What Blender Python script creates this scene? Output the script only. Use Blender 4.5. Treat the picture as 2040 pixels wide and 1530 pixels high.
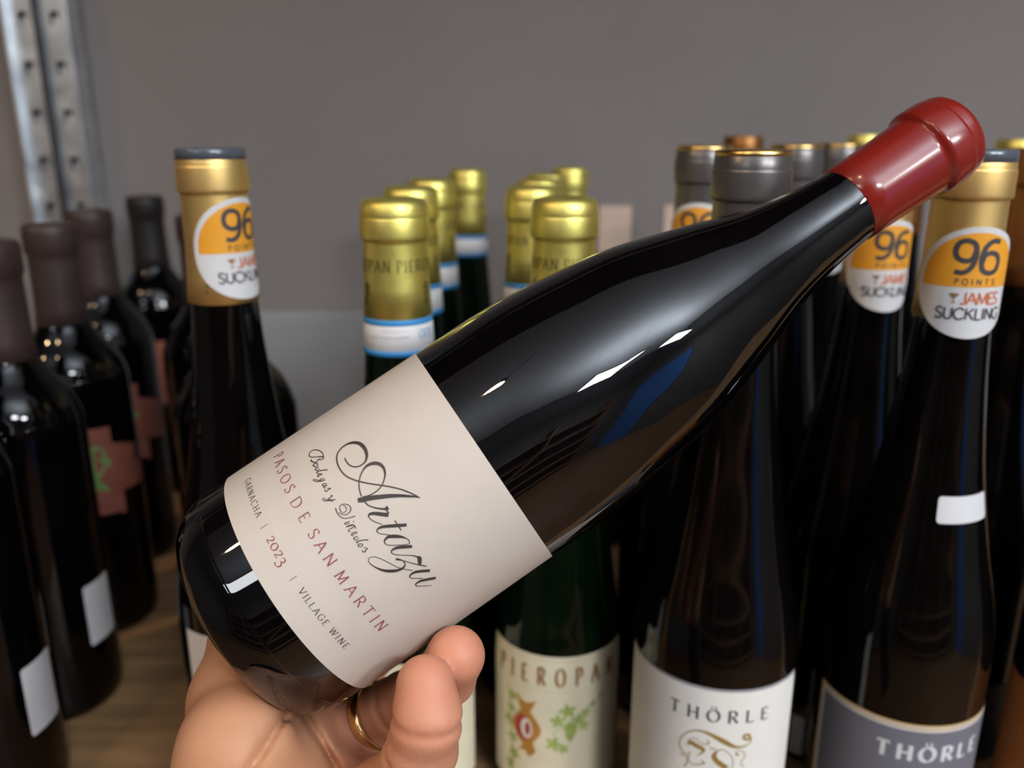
import bpy, math, random
import numpy as np
from mathutils import Matrix, Vector

# ------------------------------------------------------------------ camera, light, exposure
scene = bpy.context.scene
COL = scene.collection
for o in list(bpy.data.objects):
    bpy.data.objects.remove(o)
CAM_LOC = Vector((0, 0, .355))
cam_d = bpy.data.cameras.new('camera')
cam = bpy.data.objects.new('camera', cam_d); COL.objects.link(cam)
cam.location = CAM_LOC
cam.rotation_euler = (math.radians(90 - 16.5), 0, 0)
cam_d.sensor_fit = 'HORIZONTAL'; cam_d.sensor_width = 36
cam_d.lens = 36 * 1680 / 2040
cam_d.clip_start = .01
cam_d.dof.use_dof = True
cam_d.dof.focus_distance = .262
cam_d.dof.aperture_fstop = 7.6
scene.camera = cam
world = bpy.data.worlds.new('world'); scene.world = world
world.use_nodes = True
world.node_tree.nodes['Background'].inputs[0].default_value = (.5, .5, .55, 1)
world.node_tree.nodes['Background'].inputs[1].default_value = .03
vs = scene.view_settings
vs.view_transform = 'Standard'; vs.look = 'None'; vs.gamma = 1; vs.use_curve_mapping = False
vs.exposure = -0.80
# ceiling lamps (x, y, power, colour): the two cool panels behind the photographer, an added fill panel third, and warm spots on the left
PANELS = [(.93, -1.60, 72, .42, .36), (1.76, -1.48, 105, .46, .34), (-1.3, -1.7, 20, .60, .60)]
PANEL_COL = (.94, .97, 1.0)
SPOTS = [(-.47, -.42, 5.0), (-1.35, -.35, 15)]
SPOT_COL = (1.0, .66, .36)
CEIL = 2.3
UP_COL = (.80, .89, 1.0)
ADDED_UPLIGHT = .92      # added upward lights that brighten the ceiling, relative to panel power

# ------------------------------------------------------------------ materials
def new_mat(name):
    m = bpy.data.materials.new(name); m.use_nodes = True
    return m, m.node_tree.nodes, m.node_tree.links, m.node_tree.nodes['Principled BSDF']
def mat(name, col, rough=.5, metal=0, var=.08, scale=60, bump=0, bscale=300, coat=0, ior=1.5, sheen=0, stretch=None, emis=None, rvar=0):
    m, N, L, b = new_mat(name)
    tc = N.new('ShaderNodeTexCoord')
    src = tc.outputs['Object']
    if stretch:
        mp = N.new('ShaderNodeMapping'); mp.inputs['Scale'].default_value = stretch
        L.new(src, mp.inputs['Vector']); src = mp.outputs['Vector']
    nz = N.new('ShaderNodeTexNoise'); nz.inputs['Scale'].default_value = scale; nz.inputs['Detail'].default_value = 4
    L.new(src, nz.inputs['Vector'])
    rp = N.new('ShaderNodeValToRGB')
    lo = [max(0, c * (1 - var)) for c in col[:3]]; hi = [min(1, c * (1 + var)) for c in col[:3]]
    rp.color_ramp.elements[0].position = .3; rp.color_ramp.elements[0].color = (*lo, 1)
    rp.color_ramp.elements[1].position = .7; rp.color_ramp.elements[1].color = (*hi, 1)
    L.new(nz.outputs['Fac'], rp.inputs['Fac']); L.new(rp.outputs['Color'], b.inputs['Base Color'])
    b.inputs['Roughness'].default_value = rough; b.inputs['Metallic'].default_value = metal
    b.inputs['IOR'].default_value = ior
    b.inputs['Coat Weight'].default_value = coat; b.inputs['Coat Roughness'].default_value = .05
    if rvar:
        mr = N.new('ShaderNodeMapRange'); mr.inputs['To Min'].default_value = max(0, rough - rvar); mr.inputs['To Max'].default_value = rough + rvar
        L.new(nz.outputs['Fac'], mr.inputs['Value']); L.new(mr.outputs['Result'], b.inputs['Roughness'])
    if bump:
        n2 = N.new('ShaderNodeTexNoise'); n2.inputs['Scale'].default_value = bscale; n2.inputs['Detail'].default_value = 3
        L.new(src, n2.inputs['Vector'])
        bp = N.new('ShaderNodeBump'); bp.inputs['Strength'].default_value = bump; bp.inputs['Distance'].default_value = .001
        L.new(n2.outputs['Fac'], bp.inputs['Height']); L.new(bp.outputs['Normal'], b.inputs['Normal'])
    if emis:
        b.inputs['Emission Color'].default_value = (*emis[:3], 1); b.inputs['Emission Strength'].default_value = emis[3]
    return m
M = {}
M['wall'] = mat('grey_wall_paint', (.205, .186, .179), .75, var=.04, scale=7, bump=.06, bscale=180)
M['backpanel'] = mat('pale_back_panel', (.31, .32, .335), .45, var=.05, scale=12)
M['ceiling'] = mat('ceiling_paint', (.82, .82, .83), .8, var=.03, scale=5)
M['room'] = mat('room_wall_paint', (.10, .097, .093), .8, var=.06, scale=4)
M['shelfwood'] = mat('shelf_wood', (.36, .205, .095), .42, var=.28, scale=9, stretch=(1.2, 9, 9), bump=.1, bscale=60)
M['darkwood'] = mat('upper_shelf_wood', (.035, .027, .022), .6, var=.3, scale=9, stretch=(1.2, 9, 9))
M['floorwood'] = mat('floor_wood', (.16, .085, .04), .4, var=.3, scale=6, stretch=(1, 8, 1))
M['rackwood'] = mat('rack_wood', (.20, .10, .045), .5, var=.3, scale=5, stretch=(6, 6, 1))
M['steel'] = mat('galvanised_steel', (.78, .82, .86), .42, 1, var=.18, scale=45, rvar=.1, bump=.15, bscale=90)
M['steeldark'] = mat('slot_shade_and_rib_steel', (.06, .06, .065), .5, .6, var=.2, scale=60)  # dark tone paints the shade behind the slots; also colours the centre rib
M['blackglass'] = mat('black_wine_glass', (.0015, .0012, .0016), .02, var=.5, scale=50, ior=1.7)
M['darkglass'] = mat('dark_brown_bottle_glass', (.0022, .0017, .0016), .05, var=.4, scale=50, ior=1.5)
M['greenglass'] = mat('dark_green_bottle_glass', (.002, .006, .0025), .05, var=.4, scale=50, ior=1.5)
M['bordglass'] = mat('black_bordeaux_glass', (.0014, .0012, .0016), .03, var=.4, scale=50, ior=1.38)
M['label'] = mat('cream_label_paper', (.585, .515, .445), .62, var=.02, scale=90, bump=.05, bscale=900)
M['ink'] = mat('dark_brown_ink', (.045, .034, .032), .45, var=.2, scale=300)
M['redink'] = mat('wine_red_ink', (.26, .06, .06), .5, var=.2, scale=300)
M['redwax'] = mat('red_capsule', (.23, .016, .010), .22, var=.06, scale=40, coat=.35, ior=1.5)
M['gold'] = mat('satin_gold_capsule', (.88, .61, .23), .48, .95, var=.06, scale=60, stretch=(1, 1, .2))
M['goldlid'] = mat('bright_gold_foil', (.85, .56, .20), .28, 1, var=.1, scale=60)
M['darkcap'] = mat('charcoal_capsule', (.15, .138, .135), .33, .6, var=.1, scale=60, stretch=(1, 1, .2))
M['greylid'] = mat('slate_lid', (.10, .115, .14), .22, .2, var=.1, scale=60)
M['olivegold'] = mat('lemon_gold_foil', (.90, .79, .22), .46, 1, var=.1, scale=70, bump=.12, bscale=160)
M['copper'] = mat('copper_capsule', (.30, .13, .04), .4, .8, var=.1, scale=60)
M['browncap'] = mat('brown_capsule', (.043, .026, .023), .5, .1, var=.12, scale=50)
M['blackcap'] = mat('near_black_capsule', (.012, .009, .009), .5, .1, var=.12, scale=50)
M['white'] = mat('white_sticker_paper', (.68, .68, .69), .5, var=.02, scale=80)
M['orange'] = mat('orange_print', (.83, .36, .025), .5, var=.03, scale=80)
M['slateink'] = mat('slate_ink', (.06, .055, .06), .5, var=.1, scale=200)
M['redorange'] = mat('red_orange_ink', (.62, .15, .05), .5, var=.1, scale=200)
M['winelabel'] = mat('white_wine_label', (.80, .775, .72), .55, var=.02, scale=80)
M['ivory'] = mat('ivory_label', (.80, .74, .54), .55, var=.03, scale=80)
M['greylabel'] = mat('slate_grey_label', (.16, .16, .19), .5, var=.04, scale=80)
M['bluelabel'] = mat('blue_grey_label', (.13, .15, .19), .5, var=.06, scale=80)
M['navylabel'] = mat('navy_label', (.012, .013, .022), .5, var=.1, scale=80)
M['orangelabel'] = mat('burnt_orange_label', (.42, .15, .04), .5, var=.08, scale=80)
M['redlabel'] = mat('brick_red_label', (.24, .075, .05), .6, var=.15, scale=90)
M['green'] = mat('green_print', (.14, .34, .10), .6, var=.2, scale=90)
M['leaf'] = mat('vine_green_print', (.36, .46, .12), .6, var=.2, scale=150)
M['goldink'] = mat('antique_gold_ink', (.40, .26, .06), .4, .3, var=.15, scale=100)
M['goldline'] = mat('pale_gold_border', (.66, .47, .19), .4, .3, var=.1, scale=100)
M['brownink'] = mat('brown_ink', (.30, .15, .05), .5, var=.15, scale=100)
M['greyink'] = mat('grey_ink', (.30, .30, .31), .5, var=.1, scale=100)
M['crestred'] = mat('crest_red', (.42, .035, .03), .5, var=.1, scale=100)
M['crestgold'] = mat('crest_ochre', (.50, .24, .04), .5, var=.15, scale=100)
M['blue'] = mat('blue_strip_print', (.03, .26, .62), .5, var=.05, scale=100)
M['oliveink'] = mat('olive_ink', (.10, .075, .02), .5, var=.1, scale=100)
M['card'] = mat('beige_card', (.62, .47, .38), .7, var=.04, scale=30)
M['addeddoor'] = mat('added_door_blue', (.05, .17, .5), .35, var=.06, scale=8)
M['ring'] = mat('polished_gold', (.85, .60, .27), .14, 1, var=.04, scale=80)
M['sleeve'] = mat('dark_knit_sleeve', (.02, .021, .028), .9, var=.3, scale=200, bump=.5, bscale=400)
M['frame'] = mat('white_lamp_frame', (.8, .8, .8), .4)
M['black'] = mat('black_lamp_housing', (.02, .02, .02), .4)

def skin_mat():
    m, N, L, b = new_mat('skin')
    tc = N.new('ShaderNodeTexCoord')
    nz = N.new('ShaderNodeTexNoise'); nz.inputs['Scale'].default_value = 42; nz.inputs['Detail'].default_value = 5
    L.new(tc.outputs['Object'], nz.inputs['Vector'])
    rp = N.new('ShaderNodeValToRGB')
    rp.color_ramp.elements[0].position = .32; rp.color_ramp.elements[0].color = (.49, .245, .125, 1)
    rp.color_ramp.elements[1].position = .70; rp.color_ramp.elements[1].color = (.61, .340, .185, 1)
    L.new(nz.outputs['Fac'], rp.inputs['Fac'])
    at = N.new('ShaderNodeAttribute'); at.attribute_name = 'red'
    mx = N.new('ShaderNodeMix'); mx.data_type = 'RGBA'
    mx.inputs[7].default_value = (.64, .215, .145, 1)
    L.new(at.outputs['Fac'], mx.inputs[0]); L.new(rp.outputs['Color'], mx.inputs[6])
    L.new(mx.outputs[2], b.inputs['Base Color'])
    b.inputs['Roughness'].default_value = .46
    b.inputs['Subsurface Weight'].default_value = .12
    b.inputs['Subsurface Radius'].default_value = (1.0, .35, .18)
    b.inputs['Subsurface Scale'].default_value = .003
    vo = N.new('ShaderNodeTexVoronoi'); vo.inputs['Scale'].default_value = 1900; vo.feature = 'DISTANCE_TO_EDGE'
    n2 = N.new('ShaderNodeTexNoise'); n2.inputs['Scale'].default_value = 210; n2.inputs['Detail'].default_value = 5
    L.new(tc.outputs['Object'], vo.inputs['Vector']); L.new(tc.outputs['Object'], n2.inputs['Vector'])
    ad = N.new('ShaderNodeMath'); ad.operation = 'ADD'
    L.new(vo.outputs['Distance'], ad.inputs[0]); L.new(n2.outputs['Fac'], ad.inputs[1])
    bp = N.new('ShaderNodeBump'); bp.inputs['Strength'].default_value = .30; bp.inputs['Distance'].default_value = .0005
    L.new(ad.outputs[0], bp.inputs['Height']); L.new(bp.outputs['Normal'], b.inputs['Normal'])
    return m
M['skin'] = skin_mat()

# ------------------------------------------------------------------ object helpers
def link(name, me, material, parent=None, smooth=True):
    if material is not None and not me.materials:
        me.materials.append(M[material] if isinstance(material, str) else material)
    if smooth and me.polygons:
        me.polygons.foreach_set('use_smooth', [True] * len(me.polygons))
    o = bpy.data.objects.new(name, me); COL.objects.link(o)
    if parent is not None: o.parent = parent
    return o
def pymesh(name, v, f):
    me = bpy.data.meshes.new(name); me.from_pydata([tuple(map(float, p)) for p in v], [], [tuple(map(int, q)) for q in f]); me.update()
    return me
def tag(o, label, cat, group=None):
    o['label'] = label; o['category'] = cat
    if group: o['group'] = group
    return o
def struct(o, label=None, cat=None):
    o['kind'] = 'structure'
    if label: o['label'] = label
    if cat: o['category'] = cat
    return o
def empty(name, loc=(0, 0, 0), rz=0):
    o = bpy.data.objects.new(name, None); COL.objects.link(o)
    o.location = loc; o.rotation_euler = (0, 0, rz); o.empty_display_size = .02
    return o
class MB:
    def __init__(s): s.v = []; s.f = []
    def box(s, x0, x1, y0, y1, z0, z1, bev=0):
        b = len(s.v); B = min(bev, (x1 - x0) / 3, (y1 - y0) / 3, (z1 - z0) / 3)
        if B <= 0:
            s.v += [(x, y, z) for x in (x0, x1) for y in (y0, y1) for z in (z0, z1)]
            s.f += [tuple(b + i for i in q) for q in ((0, 1, 3, 2), (4, 6, 7, 5), (0, 4, 5, 1), (2, 3, 7, 6), (0, 2, 6, 4), (1, 5, 7, 3))]
            return s
        import bmesh
        bm = bmesh.new(); bmesh.ops.create_cube(bm, size=1)
        for v in bm.verts:
            v.co = Vector(((x0 + x1) / 2 + v.co.x * (x1 - x0), (y0 + y1) / 2 + v.co.y * (y1 - y0), (z0 + z1) / 2 + v.co.z * (z1 - z0)))
        bmesh.ops.bevel(bm, geom=bm.edges[:], offset=B, segments=2, affect='EDGES')
        bm.verts.index_update()
        s.v += [tuple(v.co) for v in bm.verts]; s.f += [tuple(b + v.index for v in f.verts) for f in bm.faces]
        bm.free(); return s
    def add(s, v, f):
        b = len(s.v); s.v += [tuple(p) for p in v]; s.f += [tuple(b + i for i in q) for q in f]; return s
    def build(s, name, material, parent=None, smooth=False):
        return link(name, pymesh(name, s.v, s.f), material, parent, smooth)
def catmull(p, n=8):
    p = np.asarray(p, float)
    if len(p) < 3:
        t = np.linspace(0, 1, n + 1)[:, None]; return p[0] * (1 - t) + p[-1] * t
    q = np.vstack([2 * p[0] - p[1], p, 2 * p[-1] - p[-2]]); out = []
    for i in range(len(p) - 1):
        a, b, c, d = q[i:i + 4]
        for t in np.linspace(0, 1, n, endpoint=False):
            out.append(.5 * (2 * b + (c - a) * t + (2 * a - 5 * b + 4 * c - d) * t * t + (3 * b - a - 3 * c + d) * t ** 3))
    out.append(p[-1]); return np.array(out)
def lathe_mesh(name, prof, seg=64):
    """prof: list of (h, r) in mm"""
    prof = np.asarray(prof, float) / 1000; n = len(prof); v = []; f = []
    a = np.linspace(0, 2 * math.pi, seg, endpoint=False)
    for h, r in prof:
        r = max(r, 1e-5)
        v += [(r * math.sin(t), -r * math.cos(t), h) for t in a]
    for i in range(n - 1):
        for j in range(seg):
            k = (j + 1) % seg
            f.append((i * seg + j, i * seg + k, (i + 1) * seg + k, (i + 1) * seg + j))
    f.append(tuple(range(seg))[::-1]); f.append(tuple((n - 1) * seg + j for j in range(seg)))
    return pymesh(name, v, f)

# ------------------------------------------------------------------ flat print wrapped on a round surface
def wrapper(rf, off=.00015, rref=None, ctr=0.0, push=0.0):
    """maps (s mm, h mm) onto a surface of revolution with radius rf(h mm) in mm; push moves the wrap axis towards the front"""
    def w(s, h):
        R = rf(h) / 1000 + off; a = s / 1000 / ((rref or rf(h)) / 1000) + ctr
        y0 = push / 1000
        return (R * math.sin(a) + y0 * math.sin(ctr), -R * math.cos(a) - y0 * math.cos(ctr), h / 1000)
    return w
def patch(cols, W, ny=6):
    """cols: list of (s, hmin, hmax)"""
    v = []; f = []
    for s, a, b in cols:
        for j in range(ny + 1): v.append(W(s, a + (b - a) * j / ny))
    k = ny + 1
    for i in range(len(cols) - 1):
        for j in range(ny): f.append((i * k + j, (i + 1) * k + j, (i + 1) * k + j + 1, i * k + j + 1))
    return v, f
def rect_cols(s0, s1, h0, h1, rad=0, n=40):
    out = []
    for s in sorted(set(list(np.linspace(s0, s1, n)) + (list(s0 + rad * (1 - np.cos(np.linspace(0, math.pi / 2, 6)))) + list(s1 - rad * (1 - np.cos(np.linspace(0, math.pi / 2, 6)))) if rad else []))):
        d = 0
        e = min(s - s0, s1 - s)
        if rad and e < rad: d = rad - math.sqrt(max(0, rad * rad - (rad - e) ** 2))
        out.append((s, h0 + d, h1 - d))
    return out
def disc_cols(c, hc, r, lo=None, n=48):
    out = []
    for t in np.linspace(0, math.pi, n):
        s = -r * math.cos(t); e = r * math.sin(t)
        a, b = -e, e
        if lo is not None: a = max(a, lo); b = max(b, a)
        out.append((c + s, hc + a, hc + b))
    return out
class Print:
    """collects ribbons in the (s, h) plane in mm"""
    def __init__(s, W): s.W = W; s.v = []; s.f = []
    def ribbon(s, pts, wid):
        p = np.asarray(pts, float); wid = np.broadcast_to(np.asarray(wid, float), (len(p),))
        d = np.gradient(p, axis=0); d /= np.maximum(np.linalg.norm(d, axis=1), 1e-9)[:, None]
        nrm = np.stack([-d[:, 1], d[:, 0]], 1) * wid[:, None] / 2
        b = len(s.v)
        for a, q in zip(p + nrm, p - nrm): s.v += [s.W(*a), s.W(*q)]
        for i in range(len(p) - 1): s.f.append((b + 2 * i, b + 2 * i + 1, b + 2 * i + 3, b + 2 * i + 2))
    def poly(s, pts):
        """star-shaped polygon as a fan with one inner ring"""
        p = np.asarray(pts, float); c = p.mean(0); b = len(s.v); n = len(p)
        s.v += [s.W(*c)] + [s.W(*(c + (q - c) * .5)) for q in p] + [s.W(*q) for q in p]
        for i in range(n):
            j = (i + 1) % n
            s.f += [(b, b + 1 + i, b + 1 + j), (b + 1 + i, b + 1 + n + i, b + 1 + n + j, b + 1 + j)]
    def cols(s, cols, ny=6):
        v, f = patch(cols, s.W, ny); b = len(s.v); s.v += v; s.f += [tuple(b + i for i in q) for q in f]
    def build(s, name, material, parent):
        return link(name, pymesh(name, s.v, s.f), material, parent, True)
def l(*a): return ('l', [(a[i], a[i + 1]) for i in range(0, len(a), 2)])
def c(*a): return ('c', [(a[i], a[i + 1]) for i in range(0, len(a), 2)])
OV = (.42, 1, .2, .93, .05, .72, 0, .5, .05, .28, .2, .07, .42, 0, .64, .07, .79, .28, .84, .5, .79, .72, .64, .93, .42, 1)
GL = {
 'A': (.78, [l(0, 0, .39, 1), l(.39, 1, .78, 0), l(.14, .36, .64, .36)]),
 'C': (.76, [c(.74, .82, .6, .96, .42, 1, .2, .93, .05, .72, 0, .5, .05, .28, .2, .07, .42, 0, .6, .04, .74, .18)]),
 'D': (.80, [l(.08, 0, .08, 1), c(.08, 1, .35, 1, .6, .93, .76, .73, .8, .5, .76, .27, .6, .07, .35, 0, .08, 0)]),
 'E': (.55, [l(.08, 0, .08, 1), l(.08, 1, .52, 1), l(.08, .52, .46, .52), l(.08, 0, .55, 0)]),
 'G': (.82, [c(.76, .84, .6, .96, .42, 1, .2, .93, .05, .72, 0, .5, .05, .28, .2, .07, .42, 0, .6, .03, .76, .12), l(.76, .1, .76, .45), l(.55, .45, .8, .45)]),
 'H': (.78, [l(.08, 0, .08, 1), l(.7, 0, .7, 1), l(.08, .5, .7, .5)]),
 'I': (.18, [l(.09, 0, .09, 1)]),
 'J': (.45, [('l', [(.36, 1), (.36, .25)]), c(.36, .25, .32, .08, .18, 0, .02, .1)]),
 'K': (.72, [l(.08, 0, .08, 1), l(.66, 1, .1, .42), l(.28, .58, .72, 0)]),
 'L': (.55, [l(.08, 0, .08, 1), l(.08, 0, .54, 0)]),
 'M': (.95, [l(.08, 0, .14, 1), l(.14, 1, .475, .08), l(.475, .08, .81, 1), l(.81, 1, .88, 0)]),
 'N': (.80, [l(.08, 0, .08, 1), l(.08, 1, .72, 0), l(.72, 0, .72, 1)]),
 'O': (.84, [c(*OV)]),
 'P': (.58, [l(.08, 0, .08, 1), c(.08, 1, .34, 1, .53, .9, .57, .74, .53, .57, .34, .47, .08, .47)]),
 'R': (.66, [l(.08, 0, .08, 1), c(.08, 1, .34, 1, .53, .9, .57, .75, .53, .6, .34, .5, .08, .5), l(.3, .5, .68, 0)]),
 'S': (.55, [c(.5, .86, .4, .97, .27, 1, .12, .95, .05, .8, .1, .63, .27, .52, .44, .41, .52, .25, .45, .06, .27, 0, .12, .03, .02, .15)]),
 'T': (.70, [l(.35, 0, .35, 1), l(.02, 1, .68, 1)]),
 'U': (.74, [('l', [(.08, 1), (.08, .3)]), c(.08, .3, .13, .1, .37, 0, .6, .1, .66, .3), ('l', [(.66, .3), (.66, 1)])]),
 'V': (.76, [l(0, 1, .38, 0), l(.38, 0, .76, 1)]),
 'W': (1.1, [l(0, 1, .28, 0), l(.28, 0, .55, 1), l(.55, 1, .83, 0), l(.83, 0, 1.1, 1)]),
 '0': (.72, [c(*[q * (.83 if i % 2 == 0 else 1) for i, q in enumerate(OV)])]),
 '2': (.60, [c(.06, .78, .12, .93, .28, 1, .45, .95, .52, .78, .46, .58, .28, .32, .04, .04), l(.04, .04, .58, .04)]),
 '3': (.56, [c(.06, .88, .2, .99, .36, .97, .45, .82, .38, .64, .2, .56), c(.2, .56, .4, .52, .52, .36, .48, .14, .3, .0, .12, .02, .02, .1)]),
 '9': (.66, [c(.6, .68, .53, .45, .33, .37, .12, .46, .04, .68, .12, .92, .33, 1, .54, .91, .61, .68, .60, .4, .5, .14, .3, .0, .08, .03)]),
 '6': (.66, [c(.06, .32, .13, .55, .33, .63, .54, .54, .62, .32, .54, .08, .33, 0, .12, .09, .05, .32, .06, .6, .16, .86, .36, 1, .58, .97)]),
 '|': (.18, [l(.09, -.12, .09, 1.12)]),
}
def draw_text(P, text, s0, h0, cap, wid, style='sans', s1=None, xs=1.0, gap=.16, slant=0):
    """letters along s from s0 (to s1 when given), base line at h0"""
    ws = []
    for ch in text: ws.append(.45 if ch == ' ' else GL[{'Ö': 'O', 'Ñ': 'N'}.get(ch, ch)][0])
    tot = sum(ws) * cap * xs; n = max(1, len(text) - 1)
    g = gap * cap if s1 is None else (s1 - s0 - tot) / n
    x = s0
    for ch, w in zip(text, ws):
        if ch != ' ':
            key = {'Ö': 'O', 'Ñ': 'N'}.get(ch, ch)
            strokes = list(GL[key][1])
            if style == 'serif':
                ends = {}
                for k, p in strokes:
                    if k == 'l':
                        for q in (p[0], p[-1]): ends[q] = ends.get(q, 0) + 1
                        if len(p) > 2: pass
                for k, p in list(strokes):
                    if k == 'l':
                        (ax, ay), (bx, by) = p[0], p[-1]
                        if abs(by - ay) > .5:
                            for q in (p[0], p[-1]):
                                if ends[q] == 1 and (q[1] < .02 or q[1] > .98): strokes.append(('s', [(q[0] - .12, q[1]), (q[0] + .12, q[1])]))
                        elif ch in 'ETL' and abs(by - ay) < .05:
                            for q in (p[0], p[-1]):
                                if ends[q] == 1 and abs(q[0] - .08) > .02 and q[1] != .52:
                                    e = -.14 if q[1] > .5 else .14
                                    strokes.append(('s', [(q[0], q[1]), (q[0] + .01, q[1] + e)]))
            if ch == 'Ö': strokes += [('d', [(.24, 1.2), (.34, 1.2)]), ('d', [(.52, 1.2), (.62, 1.2)])]
            for k, p in strokes:
                pp = np.array(p, float)
                q = catmull(pp, 5) if k == 'c' else catmull(np.array([pp[0], (pp[0] + pp[-1]) / 2, pp[-1]]), 3) if len(pp) == 2 else catmull(pp, 5)
                q = q * [cap * xs, cap]
                q[:, 0] += slant * q[:, 1]
                if style == 'serif':
                    d = np.gradient(q, axis=0); th = np.arctan2(d[:, 1], d[:, 0])
                    w_ = wid * (.30 + .70 * np.abs(np.sin(th - math.radians(18))))
                    if k == 's': w_ = wid * .34
                    if k == 'd': w_ = wid * 1.1
                else:
                    w_ = wid * (1.6 if k == 'd' else 1)
                P.ribbon(q + [x, h0], w_)
        x += w * cap * xs + g
def draw_strokes(P, strokes, ds=0, dh=0, k=1, n=7):
    for st in strokes:
        a = np.array(st, float).reshape(-1, 3); q = catmull(a, n)
        P.ribbon(q[:, :2] * k + [ds, dh], np.maximum(q[:, 2], .05) * k)
def scribble(P, s0, s1, h, cap, wid, seed=0):
    """a line of print too small to be read: short dashes"""
    r = random.Random(seed); x = s0
    while x < s1:
        w = r.uniform(.3, .9) * cap; P.ribbon([(x, h), (x + w * .5, h + r.uniform(-.15, .15) * cap), (min(s1, x + w), h)], wid); x += w + r.uniform(.25, .6) * cap

# ------------------------------------------------------------------ the shop: walls, ceiling, floor, shelves
WALL = .90
struct(MB().box(-2.8, 2.8, WALL, WALL + .1, -1.1, CEIL).build('wall_back', 'wall'))
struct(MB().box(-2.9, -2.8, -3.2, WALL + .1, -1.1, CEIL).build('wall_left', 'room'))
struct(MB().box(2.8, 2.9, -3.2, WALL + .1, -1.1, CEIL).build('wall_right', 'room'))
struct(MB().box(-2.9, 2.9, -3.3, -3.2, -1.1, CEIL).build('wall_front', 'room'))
struct(MB().box(-2.9, 2.9, -3.3, WALL + .1, CEIL, CEIL + .1).build('ceiling', 'ceiling'))
fl = struct(MB().box(-2.9, 2.9, -3.3, WALL + .1, -1.2, -1.1).build('floor', 'floorwood'))
d1 = struct(MB().box(2.76, 2.8, -2.7, -1.75, -1.1, .95, .004).build('added_door_1', 'addeddoor'))  # added door, there to put a blue reflection in the held bottle
link('handle', lathe_mesh('handle', [(0, 9), (2, 11), (18, 11), (20, 9)], 16), 'steel', d1).matrix_basis = Matrix.Translation((2.75, -1.85, -.05)) @ Matrix.Rotation(math.pi / 2, 4, 'X')
# the shelf the bottles stand on, its pale upstand at the back, and the shelf above
sh = empty('display_shelf', (0, .60, 0)); tag(sh, 'brown wooden shelf board carrying the rows of wine bottles', 'shelf')
MB().box(-1.25, 1.25, -.30, .264, -.032, 0, .003).build('board', 'shelfwood', sh)
MB().box(-.418, 1.25, .279, .2985, -.032, .173, .003).build('back_panel', 'backpanel', sh)
us = empty('overhead_shelf', (0, .64, .95)); tag(us, 'dark wooden shelf board above the bottles, seen mirrored in the held bottle', 'shelf')
MB().box(-1.25, 1.25, -.27, .225, 0, .03, .003).build('board', 'darkwood', us)
MB().box(-1.25, 1.25, -.282, -.27, -.012, .034, .002).build('front_edge', 'darkwood', us)
# slotted steel upright
up = empty('slotted_upright', (-.455, WALL - .002, 0)); tag(up, 'galvanised steel upright with two columns of slots on the grey wall', 'shelf upright')
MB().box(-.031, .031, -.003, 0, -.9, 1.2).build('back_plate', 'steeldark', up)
face = MB()
for cx in (-.0155, .0155):
    face.box(cx - .0135, cx - .0045, -.022, -.020, -.9, 1.2); face.box(cx + .0045, cx + .0135, -.022, -.020, -.9, 1.2)
    z = -.927
    while z < 1.2:
        face.box(cx - .0045, cx + .0045, -.022, -.020, z, z + .033); z += .045
face.build('slotted_face', 'steel', up)
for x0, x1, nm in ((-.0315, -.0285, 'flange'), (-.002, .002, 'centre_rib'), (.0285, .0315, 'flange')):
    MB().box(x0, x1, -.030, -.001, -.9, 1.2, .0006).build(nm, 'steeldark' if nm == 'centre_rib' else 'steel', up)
for cx in (-.0155, .0155):
    for k in range(6):
        z = .237 + .045 * k
        MB().box(cx - .003, cx + .003, -.0195, -.006, z - .006, z + .001, .0008).build('slot_tongue', 'steel', up)
for x, zt, w, hgt, lab in ((.108, .283, .034, .05, 'beige card fixed to the grey wall left of the charcoal capsules'), (.176, .284, .034, .05, 'beige card on the wall mostly hidden behind the charcoal capsules')):
    cd = MB().box(x - w / 2, x + w / 2, WALL - .003, WALL - .0005, zt - hgt, zt, .0006).build('price_card', 'card'); tag(cd, lab, 'card', 'cards on the back wall')
# rack across the aisle (only mirrored in the glass)
rk = empty('wooden_rack', (0, -3.0, -1.1)); tag(rk, 'brown wooden display rack across the aisle, mirrored in the held bottle', 'rack')
for x in (-2.2, -1.1, 0, 1.1, 2.2): MB().box(x - .02, x + .02, -.18, .18, 0, 2.0, .003).build('side_panel', 'rackwood', rk)
for z in (.1, .5, .9, 1.3, 1.7): MB().box(-2.2, 2.2, -.18, .20, z, z + .03, .003).build('shelf_board', 'rackwood', rk)

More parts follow.
